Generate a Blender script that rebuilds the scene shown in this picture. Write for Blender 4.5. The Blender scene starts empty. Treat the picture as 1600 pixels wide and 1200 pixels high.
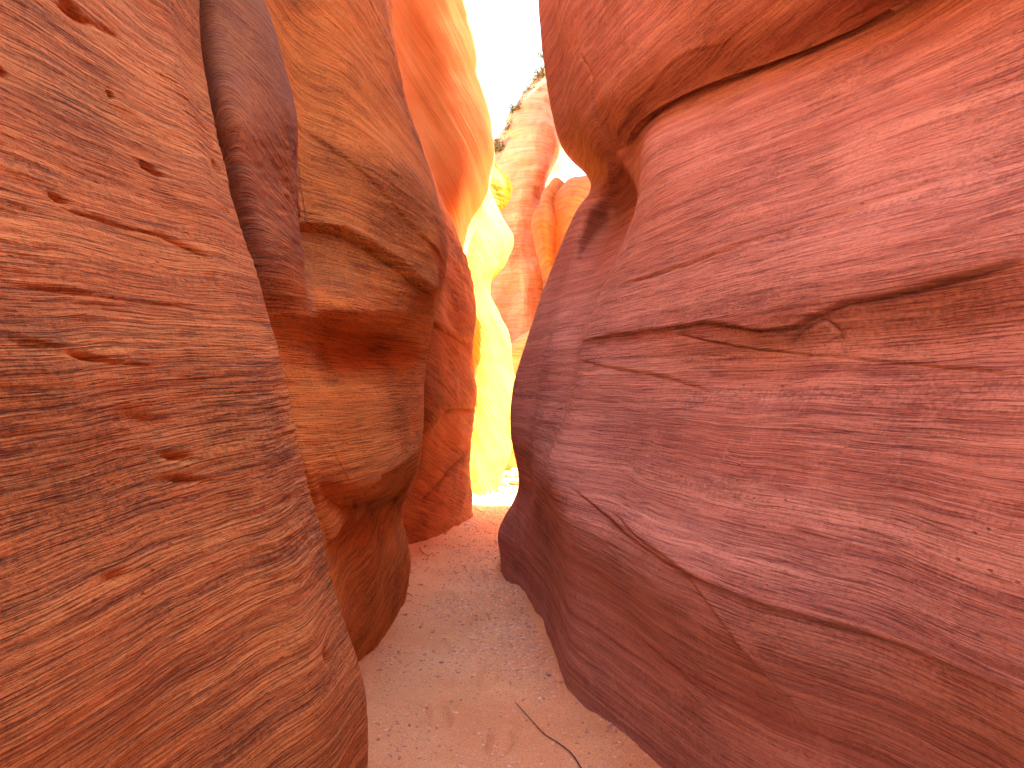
import bpy, math, random
import numpy as np
from mathutils import Vector

S = bpy.context.scene
COL = S.collection
R = math.radians

# ------------------------------------------------------------------ camera
EYE = 1.5
F_PX = 1155.0                                   # focal length in pixels of the 1600 px wide picture
cam = bpy.data.cameras.new("camera")
cam.sensor_width = 36.0
cam.lens = 36.0 * F_PX / 1600.0
cam.clip_start = 0.05
cam.clip_end = 3000
camo = bpy.data.objects.new("camera", cam)
camo.location = (0, 0, EYE)
camo.rotation_euler = (R(90), 0, 0)
COL.objects.link(camo)
S.camera = camo

# ------------------------------------------------------------------ light
SUN_EL, SUN_AZ = 50.0, 78.0                     # azimuth measured clockwise from +Y (the view direction)
W = bpy.data.worlds.new("World"); S.world = W
W.use_nodes = True
nt = W.node_tree; nt.nodes.clear()
sky = nt.nodes.new("ShaderNodeTexSky"); sky.sky_type = 'NISHITA'; sky.sun_disc = False
sky.sun_elevation = R(SUN_EL); sky.sun_rotation = R(SUN_AZ)
sky.air_density = 1.0; sky.dust_density = 2.0; sky.ozone_density = 1.0
bg = nt.nodes.new("ShaderNodeBackground"); bg.inputs[1].default_value = 0.10
wo = nt.nodes.new("ShaderNodeOutputWorld")
nt.links.new(sky.outputs[0], bg.inputs[0]); nt.links.new(bg.outputs[0], wo.inputs[0])

sl = bpy.data.lights.new("sun", 'SUN'); sl.energy = 5.0; sl.angle = R(0.5); sl.color = (1.0, 0.93, 0.82)
so = bpy.data.objects.new("sun", sl); COL.objects.link(so)
e, a = R(SUN_EL), R(SUN_AZ)
sd = Vector((math.sin(a) * math.cos(e), math.cos(a) * math.cos(e), math.sin(e)))
so.rotation_euler = sd.to_track_quat('Z', 'Y').to_euler()

S.view_settings.view_transform = 'Standard'; S.view_settings.look = 'None'
S.view_settings.gamma = 1.0; S.view_settings.use_curve_mapping = False
S.view_settings.exposure = 3.8
S.cycles.max_bounces = 7; S.cycles.diffuse_bounces = 6; S.cycles.glossy_bounces = 2
S.cycles.caustics_reflective = False; S.cycles.caustics_refractive = False
S.cycles.use_denoising = True

# ------------------------------------------------------------------ helpers
def P(px, py, d):                               # a traced point at its own real distance
    return ((px - 800) / F_PX * d, d, EYE - (py - 600) / F_PX * d)

def pt(c):
    return c[1:] if c[0] == 'w' else P(*c)

def noise3(p, seed=0):
    """gradient noise, p (N,3) -> about -0.7..0.7"""
    pi = np.floor(p).astype(np.int64); pf = p - pi
    u = pf * pf * pf * (pf * (pf * 6 - 15) + 10)
    out = np.zeros(len(p))
    for dx in (0, 1):
        for dy in (0, 1):
            for dz in (0, 1):
                h = (pi[:, 0] + dx) * 374761393 + (pi[:, 1] + dy) * 668265263 + (pi[:, 2] + dz) * 2147483647 + seed * 1274126177
                h = (h ^ (h >> 13)) * 1274126177
                h = h & 0xFFFFFFFF
                h = (h ^ (h >> 16)) * 2246822519 & 0xFFFFFFFF
                gx = ((h & 1023) / 511.5 - 1); gy = (((h >> 10) & 1023) / 511.5 - 1); gz = (((h >> 20) & 1023) / 511.5 - 1)
                d = gx * (pf[:, 0] - dx) + gy * (pf[:, 1] - dy) + gz * (pf[:, 2] - dz)
                w = (u[:, 0] if dx else 1 - u[:, 0]) * (u[:, 1] if dy else 1 - u[:, 1]) * (u[:, 2] if dz else 1 - u[:, 2])
                out += w * d
    return out

def fbm(p, octv=4, seed=0, gain=0.5):
    s = np.zeros(len(p)); a = 1.0; q = np.array(p, dtype=float)
    for k in range(octv):
        s += a * noise3(q, seed + k * 17); a *= gain; q = q * 2.03 + 11.3
    return s

def catmull(A, n_per, axis):
    """A control array, n_per = samples per segment (list). returns the dense array along axis"""
    A = np.moveaxis(A, axis, 0)
    n = len(A)
    ext = np.concatenate([[2 * A[0] - A[1]], A, [2 * A[-1] - A[-2]]])
    out = []
    for i in range(n - 1):
        p0, p1, p2, p3 = ext[i], ext[i + 1], ext[i + 2], ext[i + 3]
        l0 = np.linalg.norm(p1 - p0, axis=-1, keepdims=True) + 1e-6
        l1 = np.linalg.norm(p2 - p1, axis=-1, keepdims=True) + 1e-6
        l2 = np.linalg.norm(p3 - p2, axis=-1, keepdims=True) + 1e-6
        # non-uniform tangents (no overshoot where spacing changes)
        m1 = ((p1 - p0) / l0 * l1 + (p2 - p1) / l1 * l0) / (l0 + l1) * l1
        m2 = ((p2 - p1) / l1 * l2 + (p3 - p2) / l2 * l1) / (l1 + l2) * l1
        k = n_per[i]
        last = i == n - 2
        for t in np.linspace(0, 1, k + 1)[: k + 1 if last else k]:
            t2, t3 = t * t, t * t * t
            out.append((2 * t3 - 3 * t2 + 1) * p1 + (t3 - 2 * t2 + t) * m1 + (-2 * t3 + 3 * t2) * p2 + (t3 - t2) * m2)
    return np.moveaxis(np.array(out), 0, axis)

def grid_normals(G):
    du = np.gradient(G, axis=0); dv = np.gradient(G, axis=1)
    n = np.cross(du, dv)
    return n / (np.linalg.norm(n, axis=-1, keepdims=True) + 1e-9)

def mesh_from_arrays(name, verts, quads, mat, parent=None, smooth=True):
    me = bpy.data.meshes.new(name)
    nv, nf = len(verts), len(quads); k = quads.shape[1]
    me.vertices.add(nv); me.vertices.foreach_set("co", np.asarray(verts, dtype=np.float32).ravel())
    me.loops.add(nf * k); me.loops.foreach_set("vertex_index", np.asarray(quads, dtype=np.int32).ravel())
    me.polygons.add(nf)
    me.polygons.foreach_set("loop_start", np.arange(0, nf * k, k, dtype=np.int32))
    me.update(calc_edges=True)
    me.polygons.foreach_set("use_smooth", np.full(nf, smooth))
    me.materials.append(mat)
    me.validate()
    o = bpy.data.objects.new(name, me); COL.objects.link(o)
    if parent: o.parent = parent
    return o

def tag(o, label=None, cat=None, group=None, kind=None):
    if label: o["label"] = label
    if cat: o["category"] = cat
    if group: o["group"] = group
    if kind: o["kind"] = kind
    return o

def seg_dist(V, A, B):
    ab = B - A; t = np.clip(((V - A) @ ab) / (ab @ ab + 1e-12), 0, 1)
    C = A + t[:, None] * ab
    return V - C, t

def rock_wall(name, label, cols, mat, ucount, vcount, side, ztop=7.0, lean=0.4, out=3.0, wrap=((0.5, 0.5), (0.6, 2.5)),
              seed=1, big=0.03, strata=0.012, rough=0.005, dip=(0.0, 0.0), grooves=(), pits=0, pockets=(), bend=None, painted_shade=None, top_rows=True, cat='rock wall',
              folds=0.0, group=None, fine=0.35):
    """cols: control columns of equal length (top to bottom). side +1 = right of the passage, -1 = left.
    The last column is the outline seen from the passage; the wrap columns turn the rock away behind it."""
    C = np.array([[pt(c) for c in col] for col in cols], dtype=float)
    W_ = []
    base = C[-1]
    accx = accy = 0
    for dy, dx in wrap:
        accy += dy; accx += dx
        q = base.copy(); q[:, 1] += accy; q[:, 0] += side * accx
        W_.append(q)
    C = np.concatenate([C, np.array(W_)])
    vper = list(vcount)
    if top_rows:
        t0 = C[:, 0].copy()
        if callable(ztop): ztop = ztop(t0[:, 1])
        r1 = t0.copy(); r1[:, 2] = (t0[:, 2] + ztop) / 2; r1[:, 0] += side * lean * 0.35
        r2 = t0.copy(); r2[:, 2] = ztop; r2[:, 0] += side * lean
        r3 = r2.copy(); r3[:, 2] = ztop + 0.25; r3[:, 0] += side * 0.5
        r4 = r3.copy(); r4[:, 2] = ztop + 0.3; r4[:, 0] += side * out
        C = np.concatenate([r4[:, None], r3[:, None], r2[:, None], r1[:, None], C], axis=1)
        vper = [6, 8, 20, 20] + vper
    uper = list(ucount) + [30] + [10] * (len(wrap) - 1)
    G = catmull(C, uper, 0)
    G = catmull(G, vper, 1)
    N = grid_normals(G)
    # make normals point toward the passage
    mid = G.shape[0] // 2
    if (N[:, :, 0] * side).mean() > 0: N = -N
    sh = G.shape[:2]
    V = G.reshape(-1, 3); N = N.reshape(-1, 3)
    zz = V[:, 2] + dip[0] * V[:, 0] + dip[1] * V[:, 1]
    if bend:
        y0, kl, za, zb, kh, zc, zd = bend
        S_ = lambda q, a, b: np.clip((q - a) / (b - a), 0, 1)
        zz = zz + (V[:, 1] - y0) * (kl * (1 - S_(V[:, 2], za, zb)) + kh * S_(V[:, 2], zc, zd))
    warp = 0.045 * noise3(V * 0.9 + seed * 3.1, seed)
    zs = zz + warp
    D = big * fbm(V * 1.3 + seed, 3, seed)
    if folds:
        D += folds * fbm(np.stack([V[:, 0] * 0.8, V[:, 1] * 0.8, zs * 2.4], 1), 2, seed + 5)
    # strata: ledges of unequal width, stronger in patches
    pat = np.clip(0.55 + 1.3 * fbm(V * 1.7 + 5.5, 2, seed + 9), 0.05, 1.4)
    q = np.stack([V[:, 0] * 0.5, V[:, 1] * 0.5, zs * 11], 1)
    s1 = np.tanh(4 * noise3(q, seed + 21)) * 0.35
    q2 = np.stack([V[:, 0] * 1.1, V[:, 1] * 1.1, zs * 31], 1)
    s2 = np.tanh(3.5 * noise3(q2, seed + 22)) * 0.4
    q3 = np.stack([V[:, 0] * 3, V[:, 1] * 3, zs * 70], 1)
    s3 = noise3(q3, seed + 23)
    D += strata * pat * (0.35 * s1 + 0.5 * s2 + (fine + 0.15) * s3)
    D += rough * pat * fbm(V * np.array([6, 6, 34]) + seed, 4, seed + 31, 0.65)
    D += 0.35 * rough * pat * fbm(V * np.array([34, 34, 50]), 3, seed + 33, 0.6)
    # pits and weathered pockets
    rs = np.random.RandomState(seed)
    if pits:
        nvis = sum(ucount)
        for k in range(pits):
            i = rs.randint(2, nvis); j = rs.randint(10 + (54 if top_rows else 0), sh[1] - 10)
            c = G[i, j]; dist = c[1]
            r = dist * rs.choice([0.0025, 0.004, 0.006, 0.010], p=[.4, .35, .2, .05])
            i0, i1, j0, j1 = max(0, i - 60), i + 60, max(0, j - 60), j + 60
            ii, jj = np.meshgrid(np.arange(i0, min(i1, sh[0])), np.arange(j0, min(j1, sh[1])), indexing='ij')
            idx = (ii * sh[1] + jj).ravel()
            dv = V[idx] - c
            r2_ = (dv[:, 0] ** 2 + dv[:, 1] ** 2) / (1.9 * r) ** 2 + (dv[:, 2]) ** 2 / r ** 2
            D[idx] -= r * 1.1 * np.exp(-r2_ ** 1.5)
    # bedding cracks and ledges cut along traced lines laid on the real surface
    if grooves:
        px = 800 + V[:, 0] / V[:, 1].clip(0.2) * F_PX
        py = 600 - (V[:, 2] - EYE) / V[:, 1].clip(0.2) * F_PX
        vis = np.zeros(sh, bool); vis[: sum(ucount) + 3] = True; vis = vis.ravel() & (V[:, 1] > 0.3)
        for line, step, width, cut, cutw in grooves:
            pts3 = []
            for (x, y) in line:
                dd = np.where(vis, (px - x) ** 2 + (py - y) ** 2, 1e12)
                pts3.append(V[np.argmin(dd)])
            pts3 = np.array(pts3)
            # densify
            pts3 = catmull(pts3, [4] * (len(pts3) - 1), 0)
            best = np.full(len(V), 1e9); up = np.zeros(len(V)); al = np.zeros(len(V))
            L = len(pts3) - 1
            lo = pts3.min(0) - 4 * width; hi = pts3.max(0) + 4 * width
            m = np.all((V > lo) & (V < hi), axis=1); idx = np.nonzero(m)[0]
            Vi = V[idx]; b = np.full(len(idx), 1e9); u_ = np.zeros(len(idx)); a_ = np.zeros(len(idx))
            wob = 0.006 * noise3(Vi * 9, seed + 77) * min(1, width / 0.05)
            for s in range(L):
                dv, t = seg_dist(Vi, pts3[s], pts3[s + 1])
                d = np.linalg.norm(dv, axis=1)
                k = d < b
                b[k] = d[k]; u_[k] = dv[k, 2]; a_[k] = (s + t[k]) / L
            end = np.clip(np.minimum(a_, 1 - a_) * 9, 0, 1) ** 0.7
            sg = np.sign(u_) * b + wob
            prof = np.where(sg > 0, np.exp(-sg / width), 0) * step      # rock above the line stands proud
            prof = prof * (1 / (1 + np.exp(-np.clip(sg / (cutw * 0.5), -30, 30))))
            var = 0.6 + 0.8 * np.abs(noise3(Vi * 5 + 3, seed + 78)) + 0.3
            prof -= cut * np.exp(-(sg / cutw) ** 2) * var
            D[idx] += prof * end
    if pockets:
        px = 800 + V[:, 0] / V[:, 1].clip(0.2) * F_PX
        py = 600 - (V[:, 2] - EYE) / V[:, 1].clip(0.2) * F_PX
        vis = np.zeros(sh, bool); vis[: sum(ucount) + 3] = True; vis = vis.ravel() & (V[:, 1] > 0.3)
        for x, y, rl, rz, dep in pockets:
            c = V[np.argmin(np.where(vis, (px - x) ** 2 + (py - y) ** 2, 1e12))]
            dv = V - c
            r2_ = (dv[:, 0] ** 2 + dv[:, 1] ** 2) / rl ** 2 + (dv[:, 2] + 0.12 * dv[:, 1]) ** 2 / rz ** 2
            m = r2_ < 8
            D[m] -= dep * np.exp(-r2_[m] * (1 + 0.8 * fbm(V[m] * 25, 3, seed + 90)))
    V = V + N * D[:, None]
    nu, nvv = sh
    I = np.arange(nu * nvv).reshape(nu, nvv)
    quads = np.stack([I[:-1, :-1], I[1:, :-1], I[1:, 1:], I[:-1, 1:]], -1).reshape(-1, 4)
    # orientation
    if side > 0: quads = quads[:, ::-1]
    o = mesh_from_arrays(name, V, quads, mat)
    if painted_shade:  # column's shade painted into the rock colour as a brown-mauve varnish tone
        ua, ub, z0, z1 = painted_shade
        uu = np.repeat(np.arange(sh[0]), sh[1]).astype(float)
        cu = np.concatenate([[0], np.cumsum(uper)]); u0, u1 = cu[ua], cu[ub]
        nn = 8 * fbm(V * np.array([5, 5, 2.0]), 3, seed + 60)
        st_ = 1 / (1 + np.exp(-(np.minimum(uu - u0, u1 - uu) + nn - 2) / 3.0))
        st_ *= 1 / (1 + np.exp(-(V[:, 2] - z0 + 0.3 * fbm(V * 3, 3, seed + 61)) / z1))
        at = o.data.attributes.new("painted_shade", 'FLOAT', 'POINT'); at.data.foreach_set("value", st_.astype(np.float32))
    tag(o, label, cat, group, 'thing')
    return o

# ------------------------------------------------------------------ materials
def sandstone(name, base, pale, dark, varnish=None, var_amt=0.5, zscale=26, bump=1.0, dip=(0, 0), grain=1.0, seedoff=0.0, pit=1.0, scratch=0.5, contrast=1.0, bend=None, shade_col=None):
    m = bpy.data.materials.new(name); m.use_nodes = True
    n = m.node_tree.nodes; l = m.node_tree.links; n.clear()
    out = n.new("ShaderNodeOutputMaterial"); b = n.new("ShaderNodeBsdfPrincipled")
    b.inputs['Roughness'].default_value = 0.85; b.inputs['Specular IOR Level'].default_value = 0.25
    l.new(b.outputs[0], out.inputs[0])
    tc = n.new("ShaderNodeTexCoord")
    def math_(op, a, bb, clamp=False):
        x = n.new("ShaderNodeMath"); x.operation = op; x.use_clamp = clamp
        for i, v in enumerate((a, bb)):
            if v is None: continue
            if isinstance(v, (int, float)): x.inputs[i].default_value = v
            else: l.new(v, x.inputs[i])
        return x.outputs[0]
    def noise(vec, scale, detail=4, rough=0.55, dist=0.0):
        x = n.new("ShaderNodeTexNoise"); x.inputs['Scale'].default_value = scale; x.inputs['Detail'].default_value = detail
        x.inputs['Roughness'].default_value = rough; x.inputs['Distortion'].default_value = dist
        l.new(vec, x.inputs['Vector']); return x.outputs['Fac']
    def mapping(vec, sc, loc=(0, 0, 0)):
        x = n.new("ShaderNodeMapping"); x.inputs['Scale'].default_value = sc; x.inputs['Location'].default_value = loc
        l.new(vec, x.inputs['Vector']); return x.outputs[0]
    def ramp(fac, *stops):
        x = n.new("ShaderNodeValToRGB"); el = x.color_ramp.elements
        el[0].position = stops[0][0]; el[0].color = (*[stops[0][1]] * 3, 1)
        el[1].position = stops[1][0]; el[1].color = (*[stops[1][1]] * 3, 1)
        for p_, v_ in stops[2:]:
            q = el.new(p_); q.color = (v_, v_, v_, 1)
        l.new(fac, x.inputs[0]); return x.outputs[0]
    def mix(fac, c1, c2, mode='MIX'):
        x = n.new("ShaderNodeMix"); x.data_type = 'RGBA'; x.blend_type = mode
        if isinstance(fac, (int, float)): x.inputs[0].default_value = fac
        else: l.new(fac, x.inputs[0])
        for i, c in ((6, c1), (7, c2)):
            if isinstance(c, tuple): x.inputs[i].default_value = (*c, 1)
            else: l.new(c, x.inputs[i])
        return x.outputs[2]
    off = mapping(tc.outputs['Object'], (1, 1, 1), (seedoff, seedoff * 1.7, seedoff * .3))
    sep = n.new("ShaderNodeSeparateXYZ"); l.new(off, sep.inputs[0])
    w = noise(off, 1.1, 3)
    z1 = math_('ADD', sep.outputs[2], math_('MULTIPLY', math_('SUBTRACT', w, 0.5), 0.06))
    z1 = math_('ADD', z1, math_('MULTIPLY', sep.outputs[0], dip[0]))
    z1 = math_('ADD', z1, math_('MULTIPLY', sep.outputs[1], dip[1]))
    if bend:
        y0, kl, za, zb, kh, zc, zd = bend
        s2_ = n.new("ShaderNodeSeparateXYZ"); l.new(tc.outputs['Object'], s2_.inputs[0])
        def mr(a, b_, c_, d_):
            x = n.new("ShaderNodeMapRange"); l.new(s2_.outputs[2], x.inputs[0])
            for i_, v_ in enumerate((a, b_, c_, d_)): x.inputs[i_ + 1].default_value = v_
            return x.outputs[0]
        k_ = math_('ADD', mr(za, zb, kl, 0), mr(zc, zd, 0, kh))
        z1 = math_('ADD', z1, math_('MULTIPLY', k_, math_('SUBTRACT', s2_.outputs[1], y0)))
    cb = n.new("ShaderNodeCombineXYZ"); l.new(sep.outputs[0], cb.inputs[0]); l.new(sep.outputs[1], cb.inputs[1]); l.new(z1, cb.inputs[2])
    lay = cb.outputs[0]
    bands = noise(mapping(lay, (0.5, 0.5, zscale * 0.25)), 1.0, 3)
    str1 = noise(mapping(lay, (0.4, 0.4, zscale)), 1.0, 5, 0.6)
    str2 = noise(mapping(lay, (1.6, 1.6, zscale * 4.5)), 1.0, 4, 0.6)
    gr = noise(mapping(off, (60, 60, 85)), 1.0, 4, 0.7)
    gr2 = noise(off, 260, 2, 0.6)
    tick = noise(mapping(lay, (6, 6, zscale * 7)), 1.0, 3, 0.6)
    patch = noise(off, 1.6, 4, 0.6)
    # colour
    streak = noise(mapping(lay, (0.55, 0.55, zscale * 0.42), (3, 7, 1)), 1.0, 5, 0.65)
    rz = ramp(patch, (0.38, 0.35), (0.62, 1.25))
    c = mix(ramp(bands, (0.35, 0), (0.65, 1)), base, pale)
    c = mix(math_('MULTIPLY', ramp(str1, (0.42, 1), (0.56, 0)), 0.42 * contrast, True), c, dark)
    c = mix(math_('MULTIPLY', ramp(str2, (0.53, 0), (0.64, 1)), 0.55 * contrast, True), c, pale)
    c = mix(math_('MULTIPLY', ramp(str2, (0.36, 1), (0.45, 0)), 0.55 * contrast, True), c, dark)
    if varnish:
        vf = math_('MULTIPLY', ramp(patch, (0.5, 0), (0.64, 1)), ramp(str2, (0.35, 1), (0.6, 0.35)))
        vf = math_('MULTIPLY', vf, ramp(gr, (0.38, 1), (0.62, 0.25)))
        c = mix(math_('MULTIPLY', vf, var_amt), c, varnish)
    if shade_col:  # mixes in the column's painted shade colour
        at = n.new("ShaderNodeAttribute"); at.attribute_name = "painted_shade"
        c = mix(math_('MULTIPLY', at.outputs['Fac'], 0.85), c, shade_col)
    c = mix(math_('MULTIPLY', ramp(gr, (0.3, 0.45), (0.5, 0)), grain, True), c, dark)
    c = mix(math_('MULTIPLY', ramp(gr2, (0.58, 0), (0.75, 0.5)), grain, True), c, pale)
    c = mix(math_('MULTIPLY', math_('MULTIPLY', ramp(streak, (0.54, 0), (0.64, 1)), ramp(gr, (0.4, 1), (0.58, 0.2))), 0.55 * grain * contrast, True), c, dark)
    tk = math_('MULTIPLY', ramp(tick, (0.36, 1), (0.44, 0)), ramp(patch, (0.4, 0.35), (0.6, 1)))
    c = mix(math_('MULTIPLY', ramp(tick, (0.58, 0), (0.68, 1)), 0.45 * grain, True), c, pale)
    c = mix(math_('MULTIPLY', tk, 0.75 * grain, True), c, dark)
    # small pocks
    vo = n.new("ShaderNodeTexVoronoi"); vo.inputs['Scale'].default_value = 1.0; vo.inputs['Randomness'].default_value = 1
    l.new(mapping(lay, (16, 16, 34)), vo.inputs['Vector'])
    gate = ramp(noise(mapping(off, (2.7, 2.7, 4.1)), 1.0, 2), (0.5, 0), (0.6, 1))
    pk = math_('MULTIPLY', ramp(vo.outputs['Distance'], (0.06, 1), (0.16, 0)), gate)
    pk = math_('MULTIPLY', pk, pit)
    c = mix(math_('MULTIPLY', pk, 0.45, True), c, dark)
    cr = math_('MULTIPLY', ramp(noise(mapping(off, (3.2, 3.2, 3.2), (9, 1, 4)), 1.0, 5, 0.75), (0.54, 0), (0.60, 1)), ramp(gr, (0.42, 0.2), (0.55, 1)))
    c = mix(math_('MULTIPLY', cr, 0.35 * scratch), c, pale)
    # old pale scratches running down the face
    sc = n.new("ShaderNodeTexNoise"); sc.inputs['Scale'].default_value = 1.0; sc.inputs['Detail'].default_value = 3; sc.inputs['Distortion'].default_value = 1.2
    l.new(mapping(off, (7, 7, 1.1)), sc.inputs['Vector'])
    scr = math_('ABSOLUTE', math_('SUBTRACT', sc.outputs['Fac'], 0.5), None)
    c = mix(math_('MULTIPLY', math_('MULTIPLY', ramp(scr, (0.0, 1), (0.012, 0)), gate), 0.30 * scratch), c, pale)
    l.new(c, b.inputs['Base Color'])
    # relief in metres
    h = math_('ADD', math_('MULTIPLY', str1, 0.007), math_('MULTIPLY', math_('MULTIPLY', str2, 0.011), rz))
    h = math_('ADD', h, math_('MULTIPLY', math_('MULTIPLY', gr, 0.0075 * grain), rz))
    h = math_('ADD', h, math_('MULTIPLY', gr2, 0.0016 * grain))
    h = math_('SUBTRACT', h, math_('MULTIPLY', pk, 0.007))
    h = math_('SUBTRACT', h, math_('MULTIPLY', tk, 0.004 * grain))
    h = math_('ADD', h, math_('MULTIPLY', tick, 0.010 * grain))
    bp = n.new("ShaderNodeBump"); bp.inputs['Strength'].default_value = 1.0; bp.inputs['Distance'].default_value = bump
    l.new(h, bp.inputs['Height']); l.new(bp.outputs[0], b.inputs['Normal'])
    return m

M_left = sandstone("red_sandstone_left", (0.58, 0.182, 0.046), (0.72, 0.295, 0.085), (0.193, 0.056, 0.021), (0.126, 0.050, 0.021), 0.8, 30, 1.0, (0, -0.05), 1.1, 0.0)
M_orange = sandstone("orange_sandstone", (0.74, 0.228, 0.038), (0.82, 0.305, 0.06), (0.32, 0.085, 0.022), (0.109, 0.036, 0.016), 1.0, 26, 1.2, (0, 0), 1.1, 3.0, 1.0, 0.5, 0.8, bend=(3.4, -0.25, 0.6, 1.2, 0.8, 1.9, 2.7), shade_col=(0.26, 0.125, 0.075))
M_brown = sandstone("brown_orange_sandstone", (0.52, 0.165, 0.038), (0.60, 0.23, 0.055), (0.185, 0.056, 0.022), (0.101, 0.040, 0.021), 0.9, 20, 1.2, (0.3, 0.3), 1.2, 6.0, 1.0, 0.3, 0.8)
M_smooth = sandstone("smooth_orange_sandstone", (0.699, 0.251, 0.052), (0.736, 0.334, 0.080), (0.515, 0.150, 0.040), None, 0, 14, 0.6, (1.6, 0.3), 0.25, 7.0, 0.2, 0.1, 0.5)
M_glow = sandstone("pale_gold_sandstone", (0.60, 0.245, 0.012), (0.68, 0.33, 0.035), (0.50, 0.15, 0.010), None, 0, 8, 2.2, (1.6, 0.4), 0.6, 2.0, 0.2, 0.1, 0.9)
M_right = sandstone("pink_sandstone", (0.44, 0.168, 0.112), (0.60, 0.30, 0.205), (0.218, 0.068, 0.049), (0.185, 0.068, 0.052), 0.5, 34, 0.55, (0, 0), 1.0, 5.0, 1.2, 1.0)
M_far = sandstone("salmon_sandstone", (0.66, 0.26, 0.10), (0.74, 0.37, 0.17), (0.48, 0.15, 0.055), (0.70, 0.42, 0.22), 0.4, 6, 2.0, (0, 0), 0.6, 9.0, 0.3, 0.1)

# ------------------------------------------------------------------ canyon walls
def X(rows, *ds):
    return rows

# --- near left wall
def L1():
    ys = [-60, 60, 180, 300, 420, 540, 680, 820, 950, 1080, 1200]
    sil = [318, 316, 338, 366, 398, 432, 468, 504, 540, 572, 577]
    dsil = [2.8, 2.75, 2.68, 2.6, 2.52, 2.45, 2.38, 2.32, 2.28, 2.25, 2.22]
    x0 = [0] * 11
    d0 = [1.62, 1.55, 1.48, 1.42, 1.36, 1.31, 1.27, 1.23, 1.2, 1.18, 1.16]
    cols = []
    # behind the camera
    Xw = [(-1.25, -2.6), (-1.2, -1.0), (-1.05, 0.2)]
    for x, y in Xw:
        col = []
        for k in range(11):
            z = 3.0 - k * 0.26
            col.append(('w', x - 0.05 * (z - 1.5) - (0.15 if y < -2 else 0), y, z))
        col.append(('w', x + 0.1, y, -0.3)); cols.append(col)
    fr = [0.0, 0.25, 0.5, 0.72, 0.88, 0.96, 1.0]
    bulge = [0.0, 0.0, 0.02, 0.0, -0.02, -0.01, 0.0]
    for q, f in enumerate(fr):
        col = []
        for k in range(11):
            px = x0[k] * (1 - f) + sil[k] * f
            # interpolate 1/d for a straight wall in plan, rounding off towards the edge
            inv = (1 / d0[k]) * (1 - f) + (1 / dsil[k]) * f
            d = 1 / inv
            if q == 5: d -= 0.02
            if q == 4: d -= 0.05
            col.append((px, ys[k], d + bulge[q]))
        last = pt(col[-1])
        col.append(('w', last[0] - 0.02, last[1] + 0.0, -0.3))
        cols.append(col)
    return cols
rock_wall("sandstone_wall", "reddish brown rough layered rock wall filling the whole left edge, nearest on the left",
          L1(), M_left, [10, 16, 30, 120, 110, 96, 64, 34, 22], [52] * 10 + [30], -1, ztop=6.2, lean=0.9, seed=3,
          wrap=((0.16, 0.14), (0.5, 0.9), (0.3, 1.5)), strata=0.010, rough=0.005, big=0.04, pits=0, folds=0.012, dip=(0, -0.05),
          pockets=[(175, 150, .012, .009, .024), (240, 270, .040, .009, .022), (95, 312, .024, .008, .018), (285, 712, .050, .009, .020), (300, 745, .07, .008, .014), (60, 540, .07, .006, .006), (130, 560, .05, .006, .012), (345, 262, .03, .014, .018), (120, 20, .06, .02, .02), (230, 655, .08, .02, .012), (190, 900, .03, .01, .012), (515, 1030, .02, .02, .02), (330, 440, .03, .02, .012), (18, 112, .01, .008, .012), (360, 330, .02, .012, .012)],
          grooves=[([(0, 445), (120, 462), (260, 482), (430, 510)], 0.004, 0.03, 0.005, 0.006),
                   ([(0, 530), (100, 556), (230, 575)], 0.004, 0.05, 0.0015, 0.005),
                   ([(95, 5), (140, 35), (190, 60)], 0.0, 0.03, 0.010, 0.010),
                   ([(85, 318), (150, 345), (270, 380), (330, 405)], 0.008, 0.05, 0.005, 0.008)])

# --- second left wall: shaded column, ledge, fold
Ys = [-60, 60, 170, 300, 390, 485, 540, 650, 740, 800, 870, 960]
tbl = dict(
 A=([250, 260, 280, 300, 340, 360, 390, 420, 440, 460, 480, 500], [3.0] * 12),
 A2=([330, 345, 370, 395, 420, 430, 440, 460, 480, 495, 515, 540], [2.95, 2.9, 2.85, 2.9, 2.95, 3.05, 3.15, 3.05, 2.98, 3.1, 3.25, 3.4]),
 B=([365, 405, 438, 458, 471, 478, 478, 490, 502, 515, 530, 550], [3.02, 3.02, 3.05, 3.1, 3.15, 3.2, 3.34, 3.15, 3.08, 3.4, 3.45, 3.55]),
 B2=([392, 422, 447, 466, 480, 500, 502, 515, 528, 540, 550, 565], [3.7, 3.8, 3.85, 3.75, 3.6, 3.35, 3.55, 3.25, 3.2, 3.62, 3.6, 3.7]),
 C=([450, 452, 464, 488, 505, 535, 540, 552, 562, 570, 577, 582], [3.95, 3.95, 3.95, 3.8, 3.65, 3.42, 3.84, 3.45, 3.42, 4.0, 3.78, 3.9]),
 D=([520, 530, 548, 580, 592, 600, 608, 605, 602, 602, 605, 602], [4.2, 4.15, 4.1, 4.0, 3.95, 3.78, 4.35, 3.85, 3.82, 4.45, 4.18, 4.25]),
 E=([572, 590, 612, 655, 668, 655, 655, 642, 630, 620, 626, 620], [4.6, 4.5, 4.45, 4.35, 4.3, 4.22, 4.62, 4.35, 4.4, 4.85, 4.7, 4.7]),
 F=([596, 614, 636, 680, 696, 680, 673, 657, 645, 630, 639, 630], [5.0, 4.95, 4.9, 4.85, 4.85, 4.8, 4.9, 4.9, 5.0, 5.1, 5.3, 5.1]),
)
feet = dict(A=(-1.1, 3.2), A2=(-.98, 3.5), B=(-.9, 3.8), B2=(-.84, 4.1), C=(-.80, 4.28), D=(-.76, 4.5), E=(-.755, 5.0), F=(-.80, 5.6))
cols = []
cols.append([('w', -2.0, 2.7, 3.3 - 0.27 * k) for k in range(12)] + [('w', -1.8, 2.7, -0.3)])
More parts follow.
